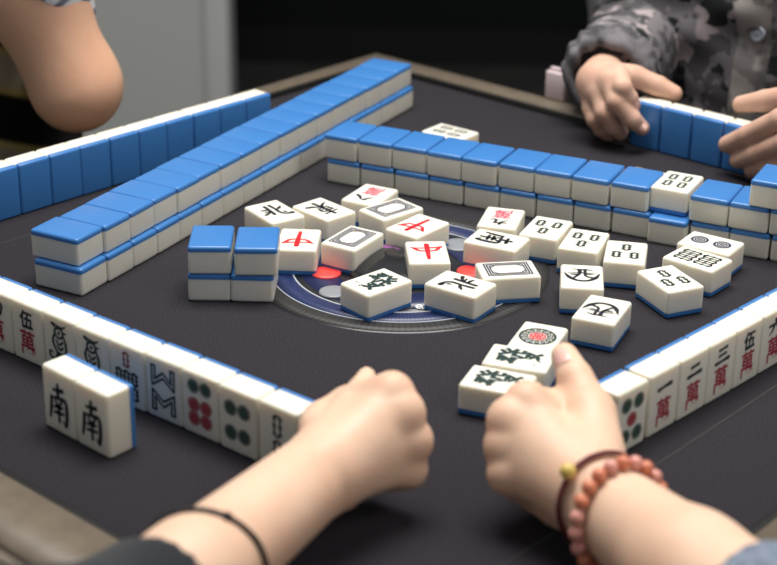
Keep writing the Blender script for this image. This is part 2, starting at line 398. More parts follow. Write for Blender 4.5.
# ---- writing and marks on the tile faces, drawn in face millimetres (x right, y up), thin paint on the face
class Ink:
    def __init__(s): s.v = []; s.f = []
    def poly(s, pts): o = len(s.v); s.v += [tuple(p) for p in pts]; s.f.append(tuple(range(o, o + len(pts)))); return s
    def stroke(s, pts, w):
        p = np.array(pts, float); n = len(p); w = np.broadcast_to(np.array(w, float), (n,)) if np.ndim(w) == 0 or len(np.atleast_1d(w)) == n else np.interp(np.linspace(0, 1, n), np.linspace(0, 1, len(w)), w)
        if n > 2:                                   # Catmull-Rom smoothing
            q, ww = [], []; e = np.vstack([2 * p[0] - p[1], p, 2 * p[-1] - p[-2]])
            for i in range(n - 1):
                a, b, c, d = e[i:i + 4]
                for t in np.linspace(0, 1, 7)[:-1]:
                    q.append(.5 * (2 * b + (c - a) * t + (2 * a - 5 * b + 4 * c - d) * t * t + (3 * b - a - 3 * c + d) * t ** 3)); ww.append(w[i] + (w[i + 1] - w[i]) * t)
            q.append(p[-1]); ww.append(w[-1]); p = np.array(q); w = np.array(ww)
        t = np.gradient(p, axis=0); t /= np.linalg.norm(t, axis=1)[:, None] + 1e-9; nn = np.stack([-t[:, 1], t[:, 0]], 1)
        L = p + nn * w[:, None] / 2; R = p - nn * w[:, None] / 2; o = len(s.v)
        for a, b in zip(L, R): s.v += [tuple(a), tuple(b)]
        for i in range(len(p) - 1): s.f.append((o + 2 * i, o + 2 * i + 1, o + 2 * i + 3, o + 2 * i + 2))
        for c, ww in ((p[0], w[0]), (p[-1], w[-1])):
            if ww > .5: s.disc(c[0], c[1], ww / 2, 10)
        return s
    def disc(s, x, y, r, n=28): return s.poly([(x + r * math.cos(2 * math.pi * i / n), y + r * math.sin(2 * math.pi * i / n)) for i in range(n)])
    def ring(s, x, y, r0, r1, n=40):
        o = len(s.v)
        for i in range(n):
            a = 2 * math.pi * i / n
            for r in (r0, r1): s.v.append((x + r * math.cos(a), y + r * math.sin(a)))
        for i in range(n): j = (i + 1) % n; s.f.append((o + 2 * i, o + 2 * j, o + 2 * j + 1, o + 2 * i + 1))
        return s
    def loop(s, pts, w):
        return s.stroke_closed(pts, w)
    def stroke_closed(s, pts, w):
        p = [np.array(q, float) for q in pts]; n = len(p)
        for i in range(n): s.stroke([p[i], p[(i + 1) % n]], w)
        return s
    def brush(s, strokes, cx, cy, sx, sy, k=1.0):
        for pts, w in strokes: s.stroke([(cx + x * sx, cy + y * sy) for x, y in pts], np.array(w) * k)
        return s
    def stick(s, cx, cy, w, h, a=0, t=.95):
        c, sn = math.cos(a), math.sin(a); R = lambda x, y: (cx + c * x - sn * y, cy + sn * x + c * y)
        r = w / 2; yy = h / 2 - r; pts = []
        for i in range(9): b = math.pi * i / 8; pts.append((r * math.cos(b), yy + r * math.sin(b)))
        for i in range(9): b = math.pi + math.pi * i / 8; pts.append((r * math.cos(b), -yy + r * math.sin(b)))
        s.stroke_closed([R(*q) for q in pts], t)
        for yq in (0, yy + r * .2, -yy - r * .2):
            for sx in (-1, 1): s.stroke([R(sx * (r - .5), yq), R(sx * (r + .7), yq)], t * 1.5)
        return s
    def text(s, ch, cx, cy, w, h, bold=.02):
        cu = bpy.data.curves.new('glyph', 'FONT'); cu.body = ch; cu.size = 1; cu.offset = bold; cu.resolution_u = 4
        ob = bpy.data.objects.new('glyph', cu); COL.objects.link(ob)
        dg = bpy.context.evaluated_depsgraph_get(); me = bpy.data.meshes.new_from_object(ob.evaluated_get(dg))
        V = np.array([v.co[:2] for v in me.vertices]); o = len(s.v)
        lo, hi = V.min(0), V.max(0); V = (V - (lo + hi) / 2) / (hi - lo) * [w, h] + [cx, cy]
        s.v += [tuple(q) for q in V]; s.f += [tuple(i + o for i in p.vertices) for p in me.polygons]
        bpy.data.objects.remove(ob); bpy.data.curves.remove(cu); bpy.data.meshes.remove(me)
        return s
    def data(s, name, pose, M):
        out = []
        for x, y in s.v:
            q = POSE[pose] @ Vector((x, y, TT / 2 + .10)); out.append(q / 1000)
        bm = bmesh.new(); bv = [bm.verts.new(q) for q in out]
        want = Vector((0, 0, 1)) if pose == 'up' else Vector((0, -1, 0))
        for f in s.f:
            try: fc = bm.faces.new([bv[i] for i in f])
            except ValueError: continue
            fc.normal_update()
            if fc.normal.dot(want) < 0: fc.normal_flip()
        me = bpy.data.meshes.new(name); bm.to_mesh(me); bm.free(); me.materials.append(M); return me
NUM = {
 'one': [([(-.8, -.12), (-.2, .0), (.8, .12)], (2.2, 1.5, 2.4))],
 'two': [([(-.45, .5), (0, .55), (.5, .62)], (1.8, 1.3, 1.9)), ([(-.85, -.5), (0, -.42), (.85, -.35)], (2.2, 1.5, 2.3))],
 'three': [([(-.5, .75), (0, .8), (.55, .88)], (1.6, 1.2, 1.7)), ([(-.45, .05), (0, .1), (.45, .15)], (1.6, 1.1, 1.6)), ([(-.9, -.75), (0, -.68), (.9, -.6)], (2.0, 1.4, 2.1))],
 'four': [([(-.75, .7), (-.65, -.6)], (1.8, 1.3)), ([(-.75, .65), (.75, .7), (.65, -.6)], (1.5, 1.9, 1.3)), ([(-.25, .6), (-.3, .1), (-.5, -.2)], (1.3, 1.2, .7)), ([(.15, .6), (.15, .05), (.5, .0)], (1.3, 1.2, .9)), ([(-.65, -.55), (.65, -.5)], (1.5, 1.5))],
 'six': [([(-.05, .95), (.08, .6)], (1.4, 2.2)), ([(-.9, .25), (0, .32), (.9, .4)], (1.6, 1.3, 2.0)), ([(-.2, .1), (-.45, -.45), (-.85, -.9)], (1.8, 1.5, .5)), ([(.2, .05), (.5, -.4), (.85, -.85)], (.9, 1.7, 2.2))],
 'eight': [([(-.2, .7), (-.45, -.1), (-.95, -.7)], (2.4, 1.8, .5)), ([(.1, .8), (.45, .0), (.95, -.6)], (.8, 2.0, 2.3))],
 'nine': [([(-.15, .9), (-.25, .1), (-.85, -.8)], (2.0, 1.6, .5)), ([(-.75, .3), (0, .4), (.35, .45), (.3, -.4), (.55, -.75), (.95, -.5)], (1.3, 1.4, 1.9, 1.6, 1.7, .7))],
}
ZHONG = [([(.02, 1.0), (.02, .3), (.0, -1.0)], (2.9, 3.0, 2.0)), ([(-1.0, .62), (-.55, .50), (.0, .52), (.55, .56), (1.0, .72)], (.6, 1.3, 1.1, 1.7, .6)),
         ([(-.95, .62), (-.7, .36), (-.45, .12), (0, .05)], (.6, 2.0, 1.6, 1.2)), ([(.95, .68), (.7, .40), (.5, .14), (0, .05)], (.6, 2.0, 1.7, 1.2))]
BEI = [([(-.22, .95), (-.26, .2), (-.34, -.55)], (1.7, 1.4, 1.7)), ([(-.85, .42), (-.55, .34), (-.28, .36)], (1.0, 1.6, 1.1)), ([(-.95, -.38), (-.6, -.22), (-.25, .0)], (1.8, 1.4, .7)), ([(-.8, .0), (-.5, .02), (-.3, .1)], (.7, 1.2, .8)),
       ([(.22, 1.0), (.24, .2), (.22, -.45), (.5, -.78), (.95, -.85)], (1.6, 1.4, 1.5, 1.5, 2.6)), ([(.88, .55), (.6, .3), (.26, .12)], (.8, 1.7, 1.0)), ([(.55, -.3), (.62, -.5)], (.5, 1.4))]
XI = [([(-.55, .95), (0, .86), (.2, .92), (.6, .80)], (.5, 1.5, 1.4, .5)), ([(-1.0, .32), (-.72, -.35), (-.3, -.78), (.3, -.80), (.74, -.35), (1.0, .32)], (.5, 2.4, 1.8, 1.7, 2.5, .5)), ([(-.8, .28), (0, .40), (.8, .30)], (.5, 1.0, .5)),
      ([(-.15, .85), (-.15, .25), (-.5, -.5)], (2.0, 1.8, 1.2)), ([(.18, .8), (.20, -.05), (.64, -.36)], (1.4, 1.4, 1.6)), ([(-.6, .12), (-.3, .1)], (1.2, 1.6)), ([(.3, .2), (.6, .16)], (1.3, .7))]
NAN = [([(-.42, .74), (0, .76), (.48, .84)], (1.4, 1.4, 2.0)), ([(.02, 1.05), (0, .5)], (1.6, 2.0)), ([(-.68, .32), (-.74, -.2), (-.92, -.78)], (1.6, 2.0, 1.2)), ([(-.66, .30), (0, .36), (.72, .36), (.80, -.3), (.66, -.92), (.38, -.72)], (1.1, 1.4, 2.0, 2.2, 1.8, .6)),
       ([(-.3, .22), (-.14, .02)], (1.0, 1.6)), ([(.34, .26), (.14, .02)], (1.5, .9)), ([(-.4, -.14), (.36, -.06)], (1.3, 1.5)), ([(-.46, -.44), (.42, -.36)], (1.3, 1.5)), ([(0, .0), (.0, -.85)], (1.7, 1.5))]
DONG = [([(-.6, .62), (0, .66), (.65, .74)], (1.0, 1.3, 1.5)), ([(.02, 1.0), (0, .2), (0, -.95)], (1.8, 1.8, 2.0)), ([(-.5, .36), (-.42, -.14)], (1.4, 1.1)), ([(-.48, .34), (.5, .4), (.42, -.12)], (1.0, 1.5, 1.1)), ([(-.44, .12), (.44, .16)], (.9, .9)), ([(-.42, -.12), (.42, -.08)], (1.0, 1.0)),
        ([(-.05, -.2), (-.4, -.5), (-.95, -.72)], (1.8, 1.6, .6)), ([(.05, -.2), (.5, -.52), (1.0, -.66)], (.9, 2.2, 2.0))]
def wan(num, worn=False):
    a = Ink()
    if num == 'five': a.text('\u4f0d', 0, 10.3, 13.5, 13.5, .03)
    else: a.brush(NUM[num], 0, 10.0, 8.2, 6.0, 1.35)
    return [('numeral', a, BLACK), ('character', Ink().text('\u842c', 0, -7.2, 15, 19, .008 if worn else .014), PINKRED if worn else DARKRED)]
def sticks(lst, t=.95): 
    a = Ink()
    for q in lst: a.stick(*q, t=t)
    return a
def dots(lst, r):
    a = Ink()
    for x, y in lst: a.disc(x, y, r * .80); a.ring(x, y, r * .86, r)
    return a
def rosette(lst, r):
    a = Ink()
    for x, y in lst:
        a.ring(x, y, r * .72, r); a.ring(x, y, r * .42, r * .60); a.ring(x, y, r * .16, r * .30)
        a.disc(x, y, r * .10, 12)
    return a
def bird():
    a = Ink()
    a.ring(0, 10, 2.7, 4.5).ring(0, 10, 0, 1.3, 16); a.stroke([(-3, 13.5), (-5.8, 16), (-2.2, 15.3), (2.5, 14.4), (6, 16.2)], (1.08, 2.02, 1.55, 2.02, 0.93)); a.stroke([(3.8, 11), (6.6, 11.4)], (2.02, 0.78))
    a.stroke([(-4.2, 8), (-5.6, 3), (-3.2, -3), (1, -5.5), (5.2, -3), (5.6, 3), (4, 8)], (1.55, 2.17, 1.86, 2.33, 1.86, 2.17, 1.40)); a.stroke([(-2.5, 4), (0, 1.5), (3, 4)], 1.7); a.stroke([(-2, 0), (.5, -2), (3, 0)], 1.7)
    for sx in (-1, 1):
        a.stroke([(sx * 2, -5), (sx * 4.5, -10), (sx * 8.6, -9), (sx * 8.8, -5.4), (sx * 6.2, -5.5)], (1.55, 2.02, 1.86, 1.71, 1.24)); a.stroke([(sx * .9, -6), (sx * 2.6, -12.5), (sx * 6, -14.8)], (1.55, 2.17, 1.08))
    a.v = [(x * 1.12, y * 1.0) for x, y in a.v]
    return a
def frame():
    a = Ink(); X, Y = 11.2, 16.4
    a.stroke_closed([(-X, -Y), (X, -Y), (X, Y), (-X, Y)], 1.1); x, y = X - 1.9, Y - 1.9
    a.stroke_closed([(-x, -y), (x, -y), (x, y), (-x, y)], 1.1)
    x, y, c = X - 3.6, Y - 3.6, 4.2
    a.stroke_closed([(-x + c, -y), (x - c, -y), (x, -y + c), (x, y - c), (x - c, y), (-x + c, y), (-x, y - c), (-x, -y + c)], 1.0)
    for sx in (-1, 1):
        for sy in (-1, 1): a.stroke([(sx * x, sy * (y - c)), (sx * (x - .4), sy * (y - .6)), (sx * (x - c), sy * y)], 1.0)
    return a
P3 = [(0, 8.4, 4.4, 11.5), (-6.8, -6.8, 4.4, 11.5), (6.8, -6.8, 4.4, 11.5)]
P6 = [(x, y, 3.8, 14.5) for x in (-7.2, 0, 7.2) for y in (-8.6, 8.6)]
P4 = [(x, y, 4.4, 12) for x in (-6.0, 6.0) for y in (-8, 8)]
P7b = [(x, y, 3.6, 9.2) for x in (-7.2, 0, 7.2) for y in (-11.5, -.8)]
r8 = .52
P8 = [(-8.2, 8.5, 3.0, 13.5), (8.2, 8.5, 3.0, 13.5), (-2.9, 8.5, 3.0, 13.0, -r8), (2.9, 8.5, 3.0, 13.0, r8), (-8.2, -8.5, 3.0, 13.5), (8.2, -8.5, 3.0, 13.5), (-2.9, -8.5, 3.0, 13.0, r8), (2.9, -8.5, 3.0, 13.0, -r8)]
def zigzags():
    a = Ink()
    for sy in (1, -1):
        c = np.array([(-8.4, 15.6), (-8.4, 3.8), (0, 10.2), (8.4, 3.8), (8.4, 15.6)]); h = 1.6; L, Rr = [], []
        for i in range(5):
            if i in (0, 4):
                d = nrm(c[1] - c[0]) if i == 0 else nrm(c[4] - c[3]); m_ = np.array([-d[1], d[0]]) * h
            else:
                d0, d1 = nrm(c[i] - c[i - 1]), nrm(c[i + 1] - c[i]); n0, n1 = np.array([-d0[1], d0[0]]), np.array([-d1[1], d1[0]]); m_ = nrm(n0 + n1); m_ = m_ * h / max(m_ @ n0, .62)
            L.append(c[i] + m_); Rr.append(c[i] - m_)
        a.stroke_closed([(x, y * sy) for x, y in L + Rr[::-1]], 1.6)
    return a
def one_circle():
    g = Ink().ring(0, 0, 11.2, 12.9).ring(0, 0, 6.7, 7.6)
    for i in range(14): a = 2 * math.pi * i / 14; g.ring(9.4 * math.cos(a), 9.4 * math.sin(a), .75, 1.7, 14)
    r = Ink().ring(0, 0, 4.7, 5.8).ring(0, 0, 0.2, 1.2, 14)
    for i in range(6): a = 2 * math.pi * i / 6; r.ring(3.0 * math.cos(a), 3.0 * math.sin(a), .7, 1.6, 14)
    return [('ring_mark', g, DGREEN), ('centre_mark', r, RED)]
FA = lambda: Ink().text('\u767c', 0, 0, 24, 31, .022)
DES = {
 'north': lambda: [('character', Ink().brush(BEI, 0, 0, 11.0, 12.5, 1.75), BLACK)],
 'east': lambda: [('character', Ink().brush(DONG, 0, 0, 10.5, 14.0, 1.55), BLACK)],
 'south': lambda: [('character', Ink().brush(NAN, 0, -2.0, 10.0, 13.5, 1.65), BLACK)],
 'west': lambda: [('character', Ink().brush(XI, 0, 1, 13.0, 12.0, 1.5), BLACK)],
 'centre': lambda: [('character', Ink().brush(ZHONG, 0, 0, 12.5, 14.0, 1.35), RED)],
 'fortune': lambda: [('character', FA(), DGREEN)],
 'frame': lambda: [('frame_mark', frame(), NAVY)],
 'bamboo_three': lambda: [('stick_marks', sticks(P3, 1.45), DGREEN)],
 'bamboo_six': lambda: [('stick_marks', sticks(P6, 1.3), DGREEN)],
 'bamboo_four': lambda: [('stick_marks', sticks(P4, 1.4), DGREEN)],
 'bamboo_two': lambda: [('stick_marks', sticks([(0, 8.6, 4.6, 14.5), (0, -8.6, 4.6, 14.5)], 1.4), DGREEN)],
 'bamboo_seven': lambda: [('red_stick_mark', sticks([(0, 11.5, 3.6, 10.5)], 1.1), DARKRED), ('stick_marks', sticks(P7b, 1.35), DGREEN)],
 'bamboo_eight': lambda: [('stick_marks', zigzags(), DGREEN)],
 'bird': lambda: [('bird_mark', bird(), DGREEN)],
 'circle_two': lambda: [('circle_marks', rosette([(0, 9.3), (0, -9.3)], 7.0), NAVY)],
 'circle_one': one_circle,
 'circle_four': lambda: [('dot_marks', dots([(x, y) for x in (-5.6, 5.6) for y in (-8.5, 8.5)], 5.3), DOTG)],
 'circle_five': lambda: [('dot_marks', dots([(x, y) for x in (-6.2, 6.2) for y in (-11.0, 11.0)], 5.2), DOTG), ('red_dot_mark', dots([(0, 0)], 4.9), DOTR)],
 'circle_six': lambda: [('dot_marks', dots([(-5.2, 12.3), (5.2, 12.3)], 5.0), DOTG), ('red_dot_marks', dots([(x, y) for x in (-5.2, 5.2) for y in (-10.2, -.6)], 5.1), DOTR)],
 'wan_one': lambda: wan('one'), 'wan_two': lambda: wan('two'), 'wan_three': lambda: wan('three'), 'wan_four': lambda: wan('four'), 'wan_five': lambda: wan('five'), 'wan_six': lambda: wan('six'),
 'wan_eight': lambda: wan('eight', True), 'wan_nine': lambda: wan('nine', True),
}
CACHE = {}
def marks(design, pose):
    if (design, pose) not in CACHE: CACHE[design, pose] = [(n, i.data(n, pose, M)) for n, i, M in DES[design]()]
    return CACHE[design, pose]
def tile(x, y, z, deg, pose, label, design=None, group=None):
    """deg: direction of the tile's local x axis; up/down lie flat, stand shows the face towards local -y"""
    o = thing('mahjong_tile', label, 'mahjong tile', (x, y, z), math.radians(deg), group)
    part('tile_body', PROTO['i', pose], o); part('tile_back', PROTO['b', pose], o, label='blue back layer')
    if design:
        for n, me in marks(design, pose): part(n, me, o)
    return o
ORD = ['zeroth', 'first', 'second', 'third', 'fourth', 'fifth', 'sixth', 'seventh', 'eighth', 'ninth', 'tenth', 'eleventh', 'twelfth', 'thirteenth', 'fourteenth', 'fifteenth', 'sixteenth', 'seventeenth']
jit = lambda s: random.uniform(-s, s)
def row(ox, oy, ang, sp, i, w):
    """centre of slot i of a row; w = offset across the row (mm, positive to the left of its direction)"""
    a = math.radians(ang); t = sp * (i + .5)
    return ox + math.cos(a) * t - math.sin(a) * w, oy + math.sin(a) * t + math.cos(a) * w
# the long double wall on the left, running away from us
for i in range(17):
    k = 'nearest' if i == 0 else 'farthest' if i == 16 else ORD[i + 1] + ' nearest'
    x, y = row(-225.0, 1117.5, 62.44, 31.445, i, TL / 2)
    if i == 0: x -= 1.5; y += .6
    tile(x + jit(.3), y + jit(.3), 0, 62.44 + jit(.5), 'down', f'bottom blue-backed tile of the {k} stack in the long left wall', group='tiles of the left wall')
    tile(x - 1.9 + jit(.5), y + 4.2 + jit(.5), TT, 62.44 + jit(.6), 'down', f'top blue-backed tile of the {k} stack in the long left wall', group='tiles of the left wall')
# the double wall across the back, running to the right
for i in range(14):
    k = 'at the left end' if i == 0 else ORD[i + 1] + ' from the left'
    x, y = row(-56.06, 1372.7, -24.94, 32.694, i, TL / 2)
    dx, dy = (-3.0, -5.0) if i == 9 else (0, 0)
    tile(x + jit(.4) + dx, y + jit(.4) + dy, 0, -24.94 + jit(.6), 'down', f'bottom blue-backed tile of the stack {k} in the back wall', group='tiles of the back wall')
    if i == 9:
        tile(233.9, 1267.6, TT, -26.9, 'up', 'face-up white tile with four sticks on top of the back wall', 'bamboo_four'); continue
    if i == 10: x, y, a = 262.9, 1248.6, -26.6
    elif i == 11: x, y, a = 291.6, 1234.6, -25.8
    else: x, y, a = x - 2.67 + jit(.5), y + 1.67 + jit(.5), -24.94 + jit(.7)
    tile(x, y, TT, a, 'down', f'top blue-backed tile of the stack {k} in the back wall', group='tiles of the back wall')
tile(304.5, 1226.0, 2 * TT, -26.5, 'down', 'single blue-topped tile sitting as a third layer on the back wall at the right edge')
tile(54.7, 1451.5, 0, 52.5, 'up', 'white tile with stick marks lying alone behind the back wall', 'bamboo_four')
tile(215.2, 1337.0, 0, -32, 'up', 'white tile nearly hidden behind the back wall, its far corner just showing')
# near-left player's hand, faces towards us, from its right end
hand_c = ['bamboo_two', 'circle_four', 'circle_six', 'bamboo_eight', 'bamboo_seven', 'bird', 'bird', 'wan_five', 'wan_four', None, None]
lab_c = ['standing tile with two upright dark sticks, next to the left fist', 'standing tile with four green dots in the near left row', 'standing tile with two green and four red dots in the near left row',
 'standing tile with eight sticks in two zigzags in the near left row', 'standing tile with one red stick over dark sticks, half behind the pair of south tiles',
 'standing tile with a dark bird figure, the right one of two, behind the south tiles', 'standing tile with a dark bird figure, the left one of two, beside the five-character tile',
 'standing tile with a black five over a red character in the near left row', 'standing tile cut by the left photo edge, black numeral over a red character', 'standing tile of the near left row just outside the left photo edge', 'last standing tile of the near left row, beyond the left photo edge']
for i, (d, l) in enumerate(zip(hand_c, lab_c)):
    if i > 9: break
    x, y = row(-52.15, 857.96, 141.83, 32.457, i, -TT / 2)
    tile(x + jit(.3), y + jit(.5), 0, 141.83 - 180 + jit(.7), 'stand', l, d)
# the exposed pair in front of it
for i, l in enumerate(['left one of two south wind tiles standing in front of the near left row', 'right one of two south wind tiles standing in front of the near left row']):
    x, y = row(-215.8, 920.9, -41.76, 32.374, i, TT / 2); tile(x, y, 0, -41.76 + (0.4 if i else -.4), 'stand', l, 'south')
# far-left player's hand, blue backs towards us
for i in range(12):
    k = 'farthest, at its right end' if i == 0 else ORD[i + 1] + ' from its far end'
    x, y = row(-112.5, 1489.5, 227.16, 31.54, i, -TT / 2)
    tile(x + jit(.3), y + jit(.4), 0, 227.16 + jit(.6) , 'stand', f'standing blue-backed tile of the far left row, {k}', group='standing tiles of the far left player')
# near-right player's hand, faces towards us
hand_e = ['circle_five', 'wan_one', 'wan_two', 'wan_three', 'wan_five', 'wan_six', 'wan_six', None]
lab_e = ['standing tile with four green dots and a red one, beside the hand with bracelets', 'standing tile with a single black stroke over a red character in the right row', 'standing tile with two black strokes over a red character in the right row', 'standing tile with three black strokes over a red character in the right row',
 'standing tile with a black five over a red character in the right row', 'standing tile with a black six over a red character at the right photo edge', 'standing tile mostly beyond the right photo edge, next to the six-character tile', '']
for i in range(7):
    x, y = row(141.03, 890.24, 46.22, 32.044, i, TT / 2); tile(x + jit(.3) - (1.4 if i == 0 else 0), y + jit(.4) - (1.4 if i == 0 else 0), 0, 46.22 + jit(.7), 'stand', lab_e[i], hand_e[i])
# four tiles held by the player in the camouflage jacket, backs towards us
for i, k in enumerate(['leftmost, under the pinching fingers', 'second from the left', 'third from the left', 'rightmost, behind the two reaching fingers']):
    x, y = row((249.3,1464.4,0.0)[0] - 33.2 * .7605, (249.3,1464.4,0.0)[1] + 33.2 * .6493, -40.5, 33.0, i, TT / 2)
    tile(x, y, 0, -40.5 + 180 + jit(.5), 'stand', f'blue-backed tile held by the camouflage-jacketed person, {k}', group='tiles held by the far right player')
# little two by two block
for (x, y, z, a, l) in [(-132.0, 1135.4, 0, .5, 'bottom left tile of the two-by-two blue-topped block'), (-100.0, 1134.6, 0, -1.0, 'bottom right tile of the two-by-two blue-topped block'),
                        (-131.6, 1134.6, TT, 1.6, 'top left tile of the two-by-two blue-topped block'), (-97.4, 1133.0, TT, 1.2, 'top right tile of the two-by-two blue-topped block')]:
    tile(x, y, z, a, 'down', l)
# discards in the middle, face up: x, y, short-axis angle, design, label
for x, y, a, d, l in [
 (-92.8, 1243.5, 35.5, 'north', 'face-up tile with a black north character behind the blue two-by-two block'),
 (-53.2, 1251.0, 223.9, 'east', 'face-up tile with a black east character in the back of the discards'),
 (-16.5, 1285.1, 152.7, 'wan_eight', 'face-up tile with a black eight and red character, farthest of the left discards'),
 (1.3, 1253.5, 131.7, 'frame', 'face-up tile with an empty dark frame, behind the sideways red character tile'),
 (-28.4, 1189.7, 149.4, 'frame', 'face-up tile with an empty dark frame, between the red tile and the green one'),
 (-70.0, 1184.8, 177.0, 'centre', 'face-up tile with a red centre character, right of the blue two-by-two block'),
 (22.4, 1217.5, 141.4, 'centre', 'face-up tile with a red centre character lying sideways, behind the upright red one'),
 (29.3, 1163.1, 4.2, 'centre', 'face-up tile with a red centre character standing upright to us, mid console'),
 (-8.9, 1105.6, 312.6, 'fortune', 'face-up tile with a green fortune character at the front of the console'),
 (52.5, 1104.6, 235.6, 'north', 'face-up tile with a black north character at the front right of the console'),
 (88.6, 1131.8, 99.3, 'frame', 'face-up tile with an empty dark frame on the right side of the console'),
 (83.7, 1190.5, 244.0, 'south', 'face-up tile with a black south character lying sideways behind the right frame tile'),
 (89.6, 1237.0, 165.5, 'wan_nine', 'face-up tile with a black nine and red character before the back wall'),
 (124.1, 1217.1, 156.8, 'bamboo_three', 'face-up three-stick tile, leftmost of three in a staggered line'),
 (151.4, 1191.7, 160.6, 'bamboo_three', 'face-up three-stick tile, middle of three in a staggered line'),
 (181.0, 1169.0, 349.0, 'bamboo_three', 'face-up three-stick tile with its single stick at the top, right of a staggered line'),
 (249.7, 1190.5, 56.3, 'circle_two', 'face-up tile with two dark circles, rightmost of the discards'),
 (234.2, 1158.6, 49.8, 'bamboo_six', 'face-up tile with six sticks, just in front of the two-circle tile'),
 (207.6, 1119.8, 24.4, 'bamboo_three', 'face-up three-stick tile turned askew, in front of the six-stick tile'),
 (142.7, 1120.9, 354.8, 'west', 'face-up tile with a black west character reading upright'),
 (151.0, 1063.0, 156.3, 'west', 'face-up tile with a black west character upside down, in front of the upright west tile'),
 (101.9, 1016.0, 158.7, 'circle_one', 'face-up tile with one large green and red circle, touched by the thumb'),
 (87.4, 983.9, 71.7, 'fortune', 'face-up tile with a green character, middle of three beside the right hand'),
 (71.5, 951.0, 69.2, 'fortune', 'face-up tile with a green character, nearest of three beside the right hand')]:
    tile(x, y, 0, a, 'up', l, d)
LT = Ink().text('ex', 0, 0, 13, 7.5, .02)
d_ = np.array((26.4,1107.4,1.0)[:2]) - np.array([CX, CY]); me = bpy.data.meshes.new('lettering')
rot = Matrix.Rotation(-TH, 3, 'Z')
me.from_pydata([tuple(rot @ Vector((x / 1000, y / 1000, 0)) + Vector((d_ @ E1 / 1000, d_ @ NN / 1000, H + .0014))) for x, y in LT.v], [], LT.f); me.update()
part('lettering', me, CP, WHITEP2, 'small white lettering')


# ------------------------------------------------------------------ people
def fist(B, wrist, mcps, lens, rads, t1=2.05, bend=(1.15, .7)):
    """metacarpals from the wrist and four fingers folded into the palm"""
    wrist = np.array(wrist, float); mc = [np.array(q, float) for q in mcps]
    mid = (mc[1] + mc[2]) / 2; md = nrm(mid - wrist); ac = nrm(mc[3] - mc[0]); n = nrm(np.cross(md, ac))
    if n[2] < 0: n = -n
    for q, r in zip(mc, rads):
        B.limb(wrist + (q - wrist) * .22 + n * 1.0, q, 15, r - 1.0)
    B.limb(wrist * .4 + mid * .6 - n * 7, wrist * .75 + mid * .25 - n * 5, 15, 16)
    for q, L, r in zip(mc, lens, rads):
        pts = [q]; a = t1; d = []
        for k in range(3):
            dirn = md * math.cos(a) - n * math.sin(a); pts.append(pts[-1] + dirn * L[k]); a += bend[min(k, 1)]
        pts = [np.array([p[0], p[1], max(p[2], r + .6)]) for p in pts]
        B.chain(pts, [r + 2.0, r, r - .6, r - 1.4])
    return md, ac, n
LENS = [(32, 20, 14), (34, 21, 14), (31, 20, 14), (26, 16, 12)]
def nail(name, par, tip, dirn, nrmv, w=6.5, l=8.5):
    d = nrm(dirn); nn = nrm(np.asarray(nrmv, float) - d * (np.asarray(nrmv, float) @ d)); s = np.cross(d, nn); V, F = [], []
    for i in range(7):
        for j in range(7):
            u, v = (i - 3) / 3, (j - 3) / 3
            k = math.sqrt(1 - .32 * v * v) if u > 0 else 1
            p = np.asarray(tip, float) + d * (u * l * k) * .5 + s * (v * w * (1 - .12 * u * u)) * .5 + nn * (1.0 - 1.6 * v * v - .35 * u * u)
            V.append(mm(p))
    for i in range(6):
        for j in range(6): F.append((i * 7 + j, i * 7 + j + 1, i * 7 + j + 8, i * 7 + j + 7))
    part(name, meshdata(name, V, F, True), par, NAIL, world=True)

# --- person at the near left: right fist, black sleeve
pl = thing('person', 'person reaching in from lower left, closed fist on the table, black sleeve', 'person', (-53.3,855.7,0.0))
BL = Body(11, 6)
Lw = (-42.4,785.0,42.0); Le = (-136.2,601.1,52.0)
Lm = [(2.9,837.8,70.0), (9.3,828.9,62.0), (14.7,825.4,46.0), (12.7,822.0,29.0)]
BL.limb(Lw, np.array(Lw) * .45 + np.array(Le) * .55, 24, 28); BL.limb(np.array(Lw) * .45 + np.array(Le) * .55, Le, 28, 36)
fist(BL, Lw, Lm, LENS, [10.5, 10.8, 10.2, 9.2])
BL.limb((-37.9,807.6,48.0), (-19.7,835.6,56.0), 14, 13)
BL.chain([(-32.5,812.0,52.0), (-19.4,845.2,58.0), (-14.5,860.2,60.0), (-12.2,877.7,60.0)], [12, 10, 8.2, 5.8])
part('arm', body_mesh('near_left_arm', [BL.net(2.0)]), pl, SKIN_A, world=True)
nail('thumbnail', pl, (-11.8,869.1,65.0), np.array((-12.2,877.7,60.0)) - np.array((-14.5,860.2,60.0)), (0.1, -.6, .8), 7.5, 9.5)
BS = Body(14); BS.limb(Lw + (np.array(Le) - Lw) * .5, Le, 33, 43).limb(Le, (-330, 470, 140), 43, 66)
BS.cut = [(np.array(Lw) + (np.array(Le) - Lw) * .69, nrm(np.array(Lw) - np.array(Le) + np.array((0, 0, -14))))]
BS.wave = lambda P: 1.6 * np.sin(P[:, 0] * .07 + P[:, 2] * .05) * np.sin(P[:, 1] * .06)
part('sleeve', body_mesh('black_sleeve', [BS.net(4.0)]), pl, BLACKCLOTH, world=True)

